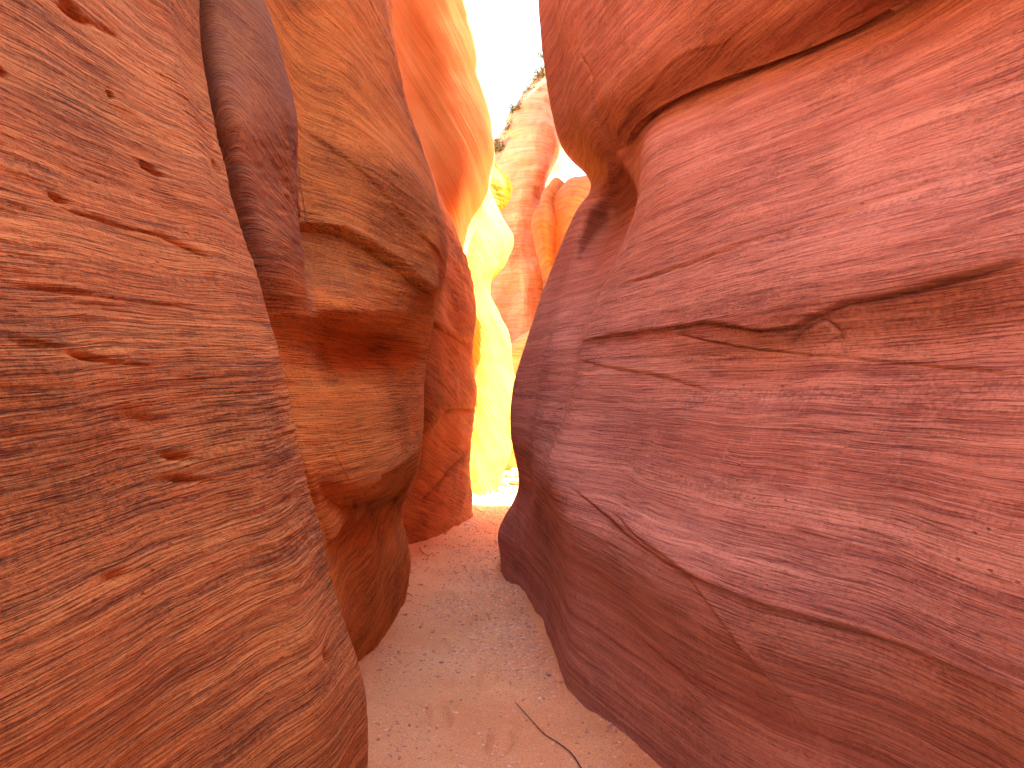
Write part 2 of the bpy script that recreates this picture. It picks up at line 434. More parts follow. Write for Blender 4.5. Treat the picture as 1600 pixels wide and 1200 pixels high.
for k in ('A', 'A2', 'B', 'B2', 'C', 'D', 'E', 'F'):
    xs, ds = tbl[k]
    cols.append([(xs[i], Ys[i], ds[i]) for i in range(12)] + [('w', feet[k][0], feet[k][1], -0.3)])
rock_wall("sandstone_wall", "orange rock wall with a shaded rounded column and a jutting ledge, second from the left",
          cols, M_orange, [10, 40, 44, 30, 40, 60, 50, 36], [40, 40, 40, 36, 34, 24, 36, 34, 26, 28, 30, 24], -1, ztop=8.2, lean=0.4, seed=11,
          wrap=((0.35, 0.3), (0.5, 1.2), (0.3, 1.5)), strata=0.012, rough=0.007, big=0.04, pits=0, dip=(0, 0), bend=(3.4, -0.25, 0.6, 1.2, 0.8, 1.9, 2.7), painted_shade=(1, 4, 1.85, 0.08),  # mask of the shade painted on the rounded column
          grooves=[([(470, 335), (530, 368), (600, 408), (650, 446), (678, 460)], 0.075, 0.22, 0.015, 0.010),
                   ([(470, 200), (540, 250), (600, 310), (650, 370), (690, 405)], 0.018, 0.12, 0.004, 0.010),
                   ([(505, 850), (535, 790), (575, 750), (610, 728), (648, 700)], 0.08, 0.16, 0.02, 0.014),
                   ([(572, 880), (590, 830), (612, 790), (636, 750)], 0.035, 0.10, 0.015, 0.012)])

# --- third left buttress
Ys = [-60, 100, 210, 300, 385, 450, 550, 640, 690, 770]
G0 = ([520, 540, 560, 590, 610, 610, 600, 600, 600, 600], [6.2, 6.2, 6.2, 6.2, 6.1, 6.0, 6.0, 6.0, 6.3, 6.2])
G1 = ([560, 580, 605, 640, 662, 668, 660, 652, 650, 650], [6.4, 6.4, 6.4, 6.4, 6.3, 6.3, 6.2, 6.2, 6.5, 6.65])
G2 = ([585, 605, 632, 665, 695, 705, 705, 700, 698, 700], [6.8, 6.8, 6.8, 6.9, 6.9, 6.95, 6.85, 6.8, 7.1, 7.3])
G25 = ([594, 614, 643, 678, 710, 726, 725, 724, 723, 725], [7.2, 7.2, 7.2, 7.3, 7.3, 7.3, 7.2, 7.3, 7.5, 7.7])
G3 = ([602, 622, 651, 687, 717, 741, 737, 738, 735, 738], [7.8, 7.8, 7.8, 7.8, 7.9, 8.0, 8.0, 8.1, 8.1, 8.3])
cols = [[('w', -2.4, 5.9, 4.6 - 0.42 * k) for k in range(10)] + [('w', -2.2, 5.9, -0.3)]]
for (xs, ds), ft in ((G0, (-1.15, 6.3)), (G1, (-.93, 6.95)), (G2, (-.68, 7.6)), (G25, (-.6, 8.0)), (G3, (-.46, 8.5))):
    cols.append([(xs[i], Ys[i], ds[i]) for i in range(10)] + [('w', ft[0], ft[1], -0.3)])
rock_wall("sandstone_wall", "pocked dark orange buttress whose foot meets the path, behind the jutting ledge",
          cols, M_brown, [8, 40, 50, 40, 26], [30, 30, 34, 34, 30, 40, 36, 24, 30, 24], -1, ztop=8.5, lean=0.2, seed=23,
          wrap=((0.4, 0.2), (0.6, 1.2), (0.3, 2)), strata=0.02, rough=0.012, big=0.07, pits=0, dip=(0.1, 0.1),
          grooves=[([(655, 500), (690, 515), (735, 540)], 0.03, 0.15, 0.02, 0.02),
                   ([(655, 670), (690, 645), (735, 640)], 0.04, 0.12, 0.03, 0.03),
                   ([(655, 790), (690, 750), (730, 700)], 0.01, 0.08, 0.03, 0.03)])

# --- tall smooth fluted wall
Ys = [-60, 30, 85, 115, 170, 250, 300, 345, 390, 430, 600]
H0 = ([560] * 11, [8.0] * 11)
H1 = ([600, 606, 615, 620, 630, 650, 660, 670, 675, 680, 660], [8.3, 8.3, 8.3, 8.25, 8.2, 8.1, 8.1, 8.2, 8.3, 8.5, 9.0])
H15 = ([625, 632, 640, 645, 655, 675, 685, 690, 695, 700, 670], [8.5, 8.5, 8.5, 8.45, 8.4, 8.2, 8.2, 8.3, 8.5, 8.7, 9.0])
H2 = ([680, 685, 692, 695, 705, 715, 715, 710, 712, 712, 685], [8.5, 8.45, 8.4, 8.4, 8.3, 8.2, 8.25, 8.4, 8.6, 8.8, 9.2])
H25 = ([718, 725, 735, 735, 745, 750, 745, 730, 722, 720, 690], [8.8, 8.75, 8.7, 8.7, 8.6, 8.5, 8.6, 8.7, 8.8, 9.0, 9.4])
H3 = ([737, 743, 752, 750, 760, 767, 762, 745, 731, 724, 700], [9.5, 9.5, 9.5, 9.5, 9.4, 9.3, 9.3, 9.3, 9.3, 9.4, 9.6])
cols = [[('w', -3.0, 8, 5.8 - 0.45 * k) for k in range(11)] + [('w', -3, 8, -0.3)]]
for (xs, ds) in (H0, H1, H15, H2, H25, H3):
    c = [(xs[i], Ys[i], ds[i]) for i in range(11)]; q = pt(c[-1]); cols.append(c + [('w', q[0] - .1, q[1], -0.3)])
rock_wall("sandstone_wall", "tall smooth fluted bright orange wall against the left side of the sky gap",
          cols, M_smooth, [6, 20, 20, 50, 44, 26], [30, 24, 16, 20, 26, 20, 20, 20, 20, 20, 8], -1, ztop=9.0, lean=0.05, seed=31,
          wrap=((0.5, 0.3), (0.6, 1.2), (0.3, 2)), strata=0.012, rough=0.003, big=0.05, dip=(1.9, 0.3), folds=0.03, fine=0.1)

# --- sunlit golden fin
Ys = [262, 300, 335, 375, 415, 450, 490, 525, 570, 620, 680, 725, 762]
s3 = [752, 765, 781, 800, 786, 765, 780, 795, 800, 808, 803, 790, 777]
cols = [[('w', -3.0, 9.6, 4.6 - 0.33 * k) for k in range(13)] + [('w', -3, 9.6, -0.3)]]
J0 = [660] * 13; J1 = [700, 705, 710, 712, 712, 715, 715, 712, 712, 712, 712, 714, 718]
J2 = [730, 735, 742, 750, 745, 740, 745, 748, 752, 755, 755, 750, 745]
J25 = [745, 754, 767, 780, 770, 756, 767, 777, 782, 788, 784, 775, 765]
for xs, d in ((J0, 9.75), (J1, 9.8), (J2, 9.88), (J25, 10.2), (s3, 10.9)):
    c = [(xs[i], Ys[i], d + 0.15 * math.sin(i * 0.9)) for i in range(13)]; q = pt(c[-1]); cols.append(c + [('w', q[0], q[1], -0.3)])
rock_wall("sandstone_fin", "sunlit golden yellow curving rock fin at the bend of the canyon",
          cols, M_glow, [6, 20, 40, 30, 24], [16] * 12 + [12], -1, ztop=4.7, lean=0.5, seed=41, out=2.0,
          wrap=((0.5, 0.35), (0.8, 1.2), (0.3, 1.5)), strata=0.006, rough=0.003, big=0.05, folds=0.02, fine=0.1, cat='rock fin')

# --- little golden crag above the fin
Ys = [248, 262, 280, 300, 318, 330]
cols = []
for xs, d in (([730] * 6, 12.0), ([755, 756, 757, 758, 760, 762], 12.1), ([764, 772, 780, 778, 774, 770], 12.3), ([766, 779, 791, 797, 792, 780], 12.7)):
    c = [(xs[i], Ys[i], d) for i in range(6)]; q = pt(c[-1]); cols.append(c + [('w', q[0] - .4, q[1], -0.3)])
rock_wall("rock_crag", "small ochre crag peeping out above the golden fin",
          cols, M_glow, [10, 20, 20], [12] * 6, -1, ztop=5.25, lean=0.5, seed=47, out=1.0, wrap=((0.4, 0.4), (0.8, 1.0)),
          strata=0.05, rough=0.03, big=0.08, cat='rock')

# --- right wall: overhanging bulge, main face with bedding lines, skirt
Rw = [
 # c2 x=1600
 [(1600, -900, 2.3), (1600, -430, 1.85), (1600, -170, 2.25), (1600, -20, 2.2), (1600, 220, 1.93), (1600, 410, 1.66), (1600, 500, 1.68), (1600, 640, 1.60), (1600, 800, 1.52), (1600, 1080, 1.45), (1600, 1300, 1.6), ('w', 1.02, 1.75, -.3)],
 [(1430, -800, 2.8), (1430, -330, 2.3), (1430, -10, 2.68), (1430, 80, 2.58), (1430, 260, 2.25), (1430, 450, 1.98), (1430, 520, 2.02), (1430, 650, 1.92), (1420, 800, 1.85), (1400, 1015, 1.78), (1390, 1220, 1.95), ('w', .92, 2.05, -.3)],
 [(1290, -700, 3.2), (1270, -280, 2.75), (1290, 62, 3.12), (1285, 130, 3.0), (1270, 310, 2.65), (1270, 485, 2.32), (1270, 545, 2.37), (1260, 660, 2.25), (1240, 800, 2.18), (1200, 950, 2.1), (1190, 1130, 2.28), ('w', .80, 2.45, -.3)],
 [(1130, -600, 3.7), (1120, -220, 3.35), (1130, 125, 3.75), (1125, 190, 3.55), (1110, 370, 3.15), (1100, 520, 2.95), (1100, 570, 2.95), (1090, 670, 2.8), (1070, 790, 2.68), (1040, 880, 2.62), (1035, 1050, 2.78), ('w', .64, 2.84, -.3)],
 [(1010, -500, 4.3), (1000, -160, 4.0), (1010, 190, 4.5), (1010, 235, 4.2), (1010, 410, 3.75), (1000, 530, 3.5), (995, 580, 3.45), (985, 680, 3.3), (965, 770, 3.18), (945, 830, 3.12), (945, 960, 3.2), ('w', .42, 3.25, -.3)],
 [(950, -450, 4.8), (940, -130, 4.5), (972, 235, 5.0), (998, 300, 4.6), (945, 448, 4.35), (910, 536, 4.25), (902, 590, 4.1), (880, 670, 3.95), (858, 740, 3.8), (872, 800, 3.65), (888, 920, 3.55), ('w', .25, 3.75, -.3)],
 [(900, -420, 5.2), (892, -120, 5.0), (948, 265, 5.5), (960, 325, 5.35), (905, 460, 5.15), (866, 545, 4.95), (858, 600, 4.85), (843, 680, 4.7), (838, 750, 4.5), (852, 820, 4.35), (860, 930, 4.3), ('w', .20, 4.15, -.3)],
 [(868, -400, 5.8), (858, -110, 5.6), (936, 282, 6.0), (922, 330, 5.9), (876, 455, 5.8), (840, 550, 5.6), (826, 610, 5.5), (818, 690, 5.35), (830, 760, 5.2), (815, 830, 5.2), (828, 915, 5.0), ('w', .12, 5.0, -.3)],
 [(856, -380, 6.5), (845, -5, 6.3), (927, 296, 6.7), (904, 342, 6.6), (858, 440, 6.5), (826, 545, 6.4), (808, 605, 6.3), (806, 670, 6.2), (822, 755, 6.2), (792, 835, 6.4), (797, 865, 6.3), ('w', -.03, 6.6, -.3)],
]
crest = Rw[5]
c5b = []
for k, c in enumerate(crest):
    if c[0] == 'w': c5b.append(('w', c[1] - .01, c[2] + .10, c[3]))
    elif k < 3: c5b.append((c[0] - 14, c[1], c[2] + .12))
    else: c5b.append((c[0] - (8 if k < 8 else 5), c[1] + 1, c[2] + [0, 0, 0, .95, .60, .40, .36, .32, .26, .18, .12][k]))
Rw.insert(6, c5b)
Rw[7][3] = (950, 330, 6.05); Rw[7][4] = (905, 458, 5.35)
# more outline points for the bulge: row 1 split (the bulge's edge bows out between the frame top and its tip)
def addrow(cols, j, pts):
    for c, p_ in zip(cols, pts): c.insert(j, p_)
addrow(Rw, 2, [(1600, -290, 1.9), (1430, -150, 2.35), (1278, -90, 2.8), (1122, -40, 3.4), (1000, 10, 4.1), (942, 40, 4.6), (928, 44, 4.72), (900, 60, 5.0), (874, 90, 5.6), (855, 115, 6.2)])
addrow(Rw, 3, [(1600, -220, 2.05), (1430, -75, 2.5), (1284, -10, 2.95), (1126, 50, 3.55), (1003, 105, 4.2), (950, 150, 4.7), (938, 155, 4.82), (915, 185, 5.15), (895, 215, 5.7), (883, 235, 6.3)])
nR = len(Rw[0])
behind = []
for c in Rw[1:7]:
    for j, q in ((1, .0), (2, .02), (3, .02)):
        if c[j][0] != 'w': c[j] = (c[j][0], c[j][1], c[j][2] - q)
    c[4] = (c[4][0], c[4][1], c[4][2] + .08)
for x, y in ((-0.6, -4.2), (0.9, -3.7), (1.45, -2.3), (1.4, -1.0), (1.2, 0.1)):  # unseen curl behind the camera, added to cut sky light on the left
    zs = [5.2, 4.4, 4.0, 3.7, 3.4, 3.1, 2.6, 2.1, 1.85, 1.45, 1.0, .6, .3, -.3]
    behind.append([('w', x + 0.12 * abs(z - 1.2) * (1 if z < 3.5 else .8), y, z) for z in zs])
cols = behind + Rw
rock_wall("sandstone_wall", "big pink and mauve rock wall with an overhanging dark red bulge, filling the right side",
          cols, M_right, [14, 10, 10, 20, 60, 100, 100, 100, 84, 50, 22, 40, 40, 30], [20, 40, 30, 36, 30, 60, 56, 34, 44, 50, 60, 56, 50], 1, ztop=lambda y: np.interp(y, [0, 4.5, 6.4, 7.5], [7.0, 7.0, 9.6, 10.2]), lean=0.25, seed=5,
          wrap=((0.3, 0.25), (0.6, 0.55), (1.7, 0.4), (0.3, 3.0)), strata=0.005, rough=0.003, big=0.018, pits=0, dip=(0, 0),  # unseen back turn lengthened and raised to keep sun off left walls
          grooves=[([(1440, -10), (1300, 58), (1180, 108), (1100, 133), (1040, 163), (1005, 195), (980, 230)], 0.06, 0.20, 0.012, 0.012),
                   ([(1150, 60), (1060, 90), (1020, 135), (990, 175), (965, 215)], 0.008, 0.06, 0.006, 0.010),
                   ([(940, 455), (1000, 438), (1100, 405), (1200, 368), (1330, 330), (1600, 235)], 0.005, 0.04, 0.012, 0.007),
                   ([(908, 535), (960, 525), (1040, 515), (1120, 508), (1240, 510), (1320, 476), (1400, 460), (1500, 435), (1600, 410)], 0.022, 0.16, 0.011, 0.005),
                   ([(1040, 518), (1120, 535), (1220, 550), (1340, 560), (1460, 572), (1600, 586)], 0.006, 0.03, 0.008, 0.004),
                   ([(1228, 545), (1250, 520), (1288, 505), (1308, 520), (1312, 548)], -0.010, 0.03, 0.010, 0.008),
                   ([(905, 560), (960, 575), (1040, 590), (1120, 615)], 0.010, 0.06, 0.003, 0.010),
                   ([(895, 765), (940, 800), (1000, 850), (1090, 905), (1200, 950), (1350, 990), (1480, 1040), (1600, 1090)], 0.015, 0.14, 0.006, 0.006),
                   ([(960, 800), (1010, 850), (1060, 885), (1120, 960), (1230, 1080), (1300, 1170)], 0.012, 0.09, 0.004, 0.007),
                   ([(985, 985), (1080, 1060), (1170, 1150)], 0.006, 0.05, 0.006, 0.008),
                   ([(905, 85), (925, 120), (930, 180), (945, 215)], 0.01, 0.05, 0.015, 0.012)])

# --- far pieces on the right of the bend
def small_rock(name, label, rows, mat, dback, seed, top=0.1, cat='rock wall', side=1, strata=0.03, big=0.1, foot=True, group=None):
    """rows: list of rows; each row a list of (px,py,d) across the visible face; turned back on both sides and closed over the top"""
    Cc = np.array([[P(*c) for c in r] for r in rows])                       # rows x cols
    left = Cc[:, :1].copy(); left[:, :, 1] += dback; left[:, :, 0] += 0.15 * dback
    right = Cc[:, -1:].copy(); right[:, :, 1] += dback; right[:, :, 0] -= 0.0
    Cc = np.concatenate([left, Cc, right], 1)
    topr = Cc[:1].copy(); topr[:, :, 2] += top; topr[:, :, 1] += dback * 0.9
    Cc = np.concatenate([topr, Cc], 0)
    if foot:
        f = Cc[-1:].copy(); f[:, :, 2] = -0.3; Cc = np.concatenate([Cc, f], 0)
    G = catmull(Cc, [14] * (len(Cc) - 1), 0); G = catmull(G, [14] * (Cc.shape[1] - 1), 1)
    N = grid_normals(G); sh = G.shape[:2]
    if N[sh[0] // 2, sh[1] // 2, 1] > 0: N = -N
    V = G.reshape(-1, 3); N = N.reshape(-1, 3)
    D = big * fbm(V * 1.1, 4, seed) + strata * noise3(np.stack([V[:, 0], V[:, 1], V[:, 2] * 5], 1), seed + 3) + 0.3 * strata * fbm(V * 6, 3, seed + 4)
    V = V + N * D[:, None]
    I = np.arange(sh[0] * sh[1]).reshape(sh)
    quads = np.stack([I[:-1, :-1], I[1:, :-1], I[1:, 1:], I[:-1, 1:]], -1).reshape(-1, 4)
    o = mesh_from_arrays(name, V, quads, mat); tag(o, label, cat, group, 'thing')
    return o

small_rock("sandstone_cliff", "tall salmon coloured cliff with a scrubby rim, seen through the gap beneath the sky",
   [[(700, 330, 17), (735, 290, 17), (772, 244, 17), (792, 212, 17), (808, 178, 17), (832, 145, 17.2), (852, 122, 17.6), (872, 96, 18.3), (900, 40, 19)],
    [(700, 360, 16.8), (735, 320, 16.8), (775, 275, 16.6), (800, 250, 16.5), (820, 220, 16.5), (842, 190, 16.7), (860, 165, 17.2), (876, 160, 18.0), (900, 150, 19)],
    [(700, 400, 16.8), (735, 380, 16.6), (775, 340, 16.3), (800, 320, 16.2), (820, 280, 16.2), (838, 255, 16.3), (856, 232, 16.6), (870, 228, 17.3), (884, 212, 18.6)],
    [(700, 440, 16.8), (735, 430, 16.5), (770, 410, 16.2), (795, 390, 16), (815, 360, 16), (828, 345, 16.1), (838, 325, 16.3), (842, 322, 16.8), (846, 320, 17.6)],
    [(700, 520, 16.8), (735, 510, 16.4), (770, 490, 16.1), (800, 480, 16), (820, 470, 15.8), (838, 450, 15.9), (855, 440, 16.1), (865, 440, 16.4), (875, 440, 17)],
    [(700, 620, 16.5), (735, 620, 16.2), (770, 610, 15.8), (800, 600, 15.6), (825, 600, 15.6), (850, 600, 15.6), (880, 600, 15.6), (900, 600, 15.8), (920, 600, 16)]],
   M_far, 5, 51, top=0.5, cat='cliff', strata=0.05, big=0.16)
small_rock("sandstone_boulder", "low pale pink rock face at ground level behind the golden fin",
   [[(760, 560, 13.2), (790, 552, 13), (815, 532, 13), (840, 520, 13), (880, 520, 13.2)],
    [(760, 610, 13.1), (790, 600, 12.8), (815, 590, 12.8), (840, 585, 12.8), (880, 580, 13)],
    [(760, 690, 13.0), (790, 690, 12.7), (815, 690, 12.7), (840, 690, 12.7), (880, 690, 13)]],
   M_far, 1.4, 52, top=0.1, cat='rock', strata=0.02, big=0.1)
small_rock("sandstone_wall", "brown rock slab with sunlit white rim beside the far salmon cliff",
   [[(848, 305, 14), (858, 288, 14), (872, 280, 14.2), (890, 300, 14.4)],
    [(838, 330, 13.8), (850, 322, 13.7), (866, 318, 13.9), (888, 325, 14.4)],
    [(834, 350, 13.8), (848, 350, 13.6), (864, 350, 13.7), (886, 350, 14.4)],
    [(844, 390, 13.9), (856, 392, 13.7), (868, 394, 13.8), (886, 395, 14.4)],
    [(854, 436, 14), (866, 440, 13.8), (880, 446, 13.9), (900, 446, 14.4)]],
   M_brown, 1.0, 53, top=0.15, strata=0.04, big=0.05)
small_rock("sandstone_wall", "small deep red rock face tucked under the tip of the overhanging bulge, with an unseen tall part added for shade",
   [[(873, 330, 13.7), (890, 312, 13.5), (925, 304, 13.5), (990, 120, 13.7), (1100, -250, 14), (1400, -500, 15)],  # tall right-hand columns are unseen rock added to shade the far pieces
    [(870, 355, 13.7), (888, 350, 13.4), (920, 345, 13.4), (985, 290, 13.7), (1100, 100, 14), (1400, 0, 15)],
    [(870, 380, 13.7), (886, 385, 13.4), (920, 390, 13.4), (980, 390, 13.7), (1100, 380, 14), (1400, 380, 15)],
    [(872, 430, 13.7), (890, 440, 13.4), (920, 450, 13.4), (980, 450, 13.7), (1100, 480, 14), (1400, 500, 15)]],
   M_brown, 5.0, 54, top=0.2, strata=0.02, big=0.06)

# half-width of the open path at distance y, from the traced wall feet
LEFTF = [(1.5, -.50), (2.9, -.55), (3.9, -.72), (4.12, -.80), (4.5, -.74), (5.2, -.74), (6.0, -.84), (7.0, -.92), (7.7, -.64), (8.45, -.46), (9.6, -.5), (10.5, -.25), (12, -.1)]
RIGHTF = [(1.5, 1.0), (2.45, .78), (2.9, .6), (3.3, .40), (3.85, .24), (4.3, .17), (5.0, .09), (6.6, -.05), (7.2, .1), (8.5, .5), (12, .9)]
def lim(T, y): return np.interp(y, [a_[0] for a_ in T], [a_[1] for a_ in T])

def gz(V):
    """height of the sand: soft swells, footprints, and a low bank against the wall feet"""
    z = 0.05 * noise3(V * 0.9 + 4.2, 1) + 0.02 * noise3(V * 3.1, 2) + 0.008 * fbm(V * 9, 3, 3)
    dl = V[:, 0] - lim(LEFTF, V[:, 1]); dr = lim(RIGHTF, V[:, 1]) - V[:, 0]
    m = np.clip(np.minimum(dl, dr), -0.05, 5)
    z += (0.055 + 0.07 * noise3(V * 3.3 + 1.7, 12)) * np.exp(-(m + 0.05) / 0.09) * (V[:, 1] > 1) * (V[:, 1] < 12)
    for fx, fy, fr in FOOT:
        c, s_ = math.cos(fr), math.sin(fr); a_ = (V[:, 0] - fx) * c + (V[:, 1] - fy) * s_; b_ = -(V[:, 0] - fx) * s_ + (V[:, 1] - fy) * c
        q = (a_ / .05) ** 2 + (b_ / .13) ** 2
        z += -0.028 * np.exp(-q ** 2) + 0.010 * np.exp(-(np.sqrt(q) - 1.35) ** 2 / 0.06)
    return z
FOOT = [(-.25, 2.75, .1), (-.05, 3.1, -.1), (-.33, 3.35, .2), (-.12, 3.8, -.1), (-.4, 4.2, .2), (-.2, 4.7, 0), (.12, 2.7, .3), (-.45, 5.2, .1), (-.25, 5.8, .1)]

# ------------------------------------------------------------------ ground
def ground():
    xs = np.concatenate([np.linspace(-400, -6, 14), np.linspace(-5, -1.6, 16), np.linspace(-1.5, 1.5, 300), np.linspace(1.6, 6, 20), np.linspace(7, 400, 14)])
    ys = np.concatenate([np.linspace(-400, -4, 12), np.linspace(-3, 1.5, 30), 2 + np.cumsum(np.linspace(0.008, 0.045, 420)) , np.linspace(14, 25, 24), np.linspace(30, 900, 16)])
    XX, YY = np.meshgrid(xs, ys, indexing='ij')
    V = np.stack([XX.ravel(), YY.ravel(), np.zeros(XX.size)], 1)
    near = (np.abs(V[:, 0]) < 3) & (V[:, 1] > -3) & (V[:, 1] < 14)
    z = gz(V) + near * 0.003 * fbm(V * 40, 2, 8)
    V[:, 2] = z
    I = np.arange(XX.size).reshape(XX.shape)
    quads = np.stack([I[:-1, :-1], I[1:, :-1], I[1:, 1:], I[:-1, 1:]], -1).reshape(-1, 4)
    m = bpy.data.materials.new("sand"); m.use_nodes = True
    n = m.node_tree.nodes; l = m.node_tree.links
    b = n['Principled BSDF']; b.inputs['Roughness'].default_value = 0.95; b.inputs['Specular IOR Level'].default_value = 0.15
    tc = n.new("ShaderNodeTexCoord")
    def noi(s, d=4, r=0.6):
        x = n.new("ShaderNodeTexNoise"); x.inputs['Scale'].default_value = s; x.inputs['Detail'].default_value = d; x.inputs['Roughness'].default_value = r
        l.new(tc.outputs['Object'], x.inputs['Vector']); return x.outputs['Fac']
    def rmp(f, p0, c0, p1, c1):
        x = n.new("ShaderNodeValToRGB"); x.color_ramp.elements[0].position = p0; x.color_ramp.elements[0].color = (*c0, 1)
        x.color_ramp.elements[1].position = p1; x.color_ramp.elements[1].color = (*c1, 1); l.new(f, x.inputs[0]); return x.outputs[0]
    a_ = rmp(noi(1.7), 0.35, (0.78, 0.37, 0.155), 0.65, (0.84, 0.46, 0.21))
    g_ = rmp(noi(150, 3), 0.35, (0.62, 0.60, 0.6), 0.6, (1, 1, 1))
    mx = n.new("ShaderNodeMix"); mx.data_type = 'RGBA'; mx.blend_type = 'MULTIPLY'; mx.inputs[0].default_value = 0.8
    l.new(a_, mx.inputs[6]); l.new(g_, mx.inputs[7]); l.new(mx.outputs[2], b.inputs['Base Color'])
    add = n.new("ShaderNodeMath"); add.operation = 'ADD'; mu = n.new("ShaderNodeMath"); mu.operation = 'MULTIPLY'; mu.inputs[1].default_value = 0.35
    l.new(noi(220, 2), mu.inputs[0]); l.new(noi(45, 4), add.inputs[0]); l.new(mu.outputs[0], add.inputs[1])
    bp = n.new("ShaderNodeBump"); bp.inputs['Distance'].default_value = 0.008; bp.inputs['Strength'].default_value = 0.9
    l.new(add.outputs[0], bp.inputs['Height']); l.new(bp.outputs[0], b.inputs['Normal'])
    o = mesh_from_arrays("ground", V, quads, m); tag(o, kind="structure")
    return o
ground()

def zg(x, y):
    v = np.array([[x, y, 0.0]])
    return float(gz(v)[0])

def ground_point(px, py):
    d = EYE * F_PX / (py - 600.0)
    x = (px - 800) / F_PX * d
    return x, d, zg(x, d)

def plain(name, col, rough=0.85, var=0.25, scale=40, bump=0.002):
    m = bpy.data.materials.new(name); m.use_nodes = True
    n = m.node_tree.nodes; l = m.node_tree.links; b = n['Principled BSDF']
    b.inputs['Roughness'].default_value = rough; b.inputs['Specular IOR Level'].default_value = 0.25
    tc = n.new("ShaderNodeTexCoord"); x = n.new("ShaderNodeTexNoise"); x.inputs['Scale'].default_value = scale; x.inputs['Detail'].default_value = 4
    l.new(tc.outputs['Object'], x.inputs['Vector'])
    r = n.new("ShaderNodeValToRGB"); r.color_ramp.elements[0].position = 0.35; r.color_ramp.elements[1].position = 0.65
    r.color_ramp.elements[0].color = (*[c * (1 - var) for c in col], 1); r.color_ramp.elements[1].color = (*[min(1, c * (1 + var)) for c in col], 1)
    l.new(x.outputs['Fac'], r.inputs[0]); l.new(r.outputs[0], b.inputs['Base Color'])
    bp = n.new("ShaderNodeBump"); bp.inputs['Distance'].default_value = bump; l.new(x.outputs['Fac'], bp.inputs['Height']); l.new(bp.outputs[0], b.inputs['Normal'])
    return m

M_peb = [plain("pebble_pink", (0.72, 0.40, 0.24)), plain("pebble_pale", (0.80, 0.50, 0.28)), plain("pebble_brown", (0.55, 0.29, 0.18)), plain("pebble_grey", (0.20, 0.16, 0.13))]
M_rub = plain("rubble_stone_surface", (0.72, 0.42, 0.24), scale=9, bump=0.01)

import bmesh
_b = bmesh.new(); bmesh.ops.create_icosphere(_b, subdivisions=1, radius=1.0)
ICO_V = np.array([v.co[:] for v in _b.verts]); ICO_F = np.array([[v.index for v in f.verts] for f in _b.faces]); _b.free()
_b = bmesh.new(); bmesh.ops.create_icosphere(_b, subdivisions=3, radius=1.0)
ICO3_V = np.array([v.co[:] for v in _b.verts]); ICO3_F = np.array([[v.index for v in f.verts] for f in _b.faces]); _b.free()

def stone_mesh(name, seed, mat, flat=0.55, ang=0.35):
    v = ICO3_V.copy()
    rs = np.random.RandomState(seed)
    # planar facets cut into the ball, then a little roughness
    for k in range(9):
        n = rs.normal(size=3); n /= np.linalg.norm(n); c = 1 - ang * rs.uniform(0.3, 1.0)
        t = v @ n; m = t > c
        v[m] -= np.outer((t[m] - c) * 0.9, n)
    v += ICO3_V * (0.10 * fbm(ICO3_V * 1.7 + seed * 5, 4, seed))[:, None]
    v[:, 2] *= flat; v[:, 1] *= rs.uniform(0.65, 0.95)
    me = bpy.data.meshes.new(name)
    me.from_pydata(v.tolist(), [], ICO3_F.tolist())
    me.polygons.foreach_set("use_smooth", np.full(len(ICO3_F), True)); me.materials.append(mat)
    return me

def put(name, me, x, y, size, rz, label, cat, group=None, sink=0.25, tilt=0.1):
    o = bpy.data.objects.new(name, me); COL.objects.link(o)
    o.location = (x, y, zg(x, y) + size * 0.5 * (1 - 2 * sink)); o.scale = (size, size, size)
    o.rotation_euler = (tilt, tilt * 0.6, rz)
    tag(o, label, cat, group, 'thing'); return o

rs = np.random.RandomState(8)
# gravel: thousands of chips, one mass
vs, fs = [], []; nvt = 0
N_G = 24000
ys_ = 2.3 + (12 - 2.3) * rs.rand(N_G * 3) ** 1.25
for k in range(N_G * 3):
    y = ys_[k]; l_, r_ = lim(LEFTF, y), lim(RIGHTF, y)
    u = rs.rand(); x = l_ + (r_ - l_) * u
    dens = np.clip((y - 2.6) / 1.2, 0.06, 1) * (0.45 + 0.75 * max(0, u - 0.15)) if y < 5.5 else 0.8
    nn = noise3(np.array([[x * 2.2, y * 1.4, 3.3]]), 5)[0]
    if rs.rand() > dens * np.clip(0.55 + 1.6 * nn, 0.1, 1): continue
    sz = rs.choice([0.0025, 0.004, 0.006, 0.010], p=[.34, .34, .24, .08]) * (1 + 0.05 * y) * rs.uniform(.7, 1.3)
    a_ = rs.rand() * 6.28; ca, sa = math.cos(a_), math.sin(a_)
    v = ICO_V * (1 + 0.3 * (rs.rand(len(ICO_V), 1) - .5)) * np.array([sz, sz * rs.uniform(.5, .9), sz * rs.uniform(.25, .6)])
    v = np.stack([v[:, 0] * ca - v[:, 1] * sa + x, v[:, 0] * sa + v[:, 1] * ca + y, v[:, 2] + sz * 0.1], 1)
    vs.append(v); fs.append(ICO_F + nvt); nvt += len(v)
V = np.concatenate(vs); Fq = np.concatenate(fs)
cz = np.repeat(np.array([v[:, :2].mean(0) for v in vs]), len(ICO_V), 0)
cz3 = np.concatenate([cz, np.zeros((len(cz), 1))], 1)
V[:, 2] += gz(cz3)
g = mesh_from_arrays("gravel", V, Fq, M_peb[0], smooth=False); tag(g, "fine pinkish gravel scattered over the sandy path", None, None, 'stuff')
for m_ in M_peb[1:3]: g.data.materials.append(m_)
mi = np.repeat(rs.choice([0, 1, 2], size=len(vs), p=[.5, .25, .25]), len(ICO_F)).astype(np.int32)
g.data.polygons.foreach_set("material_index", mi)

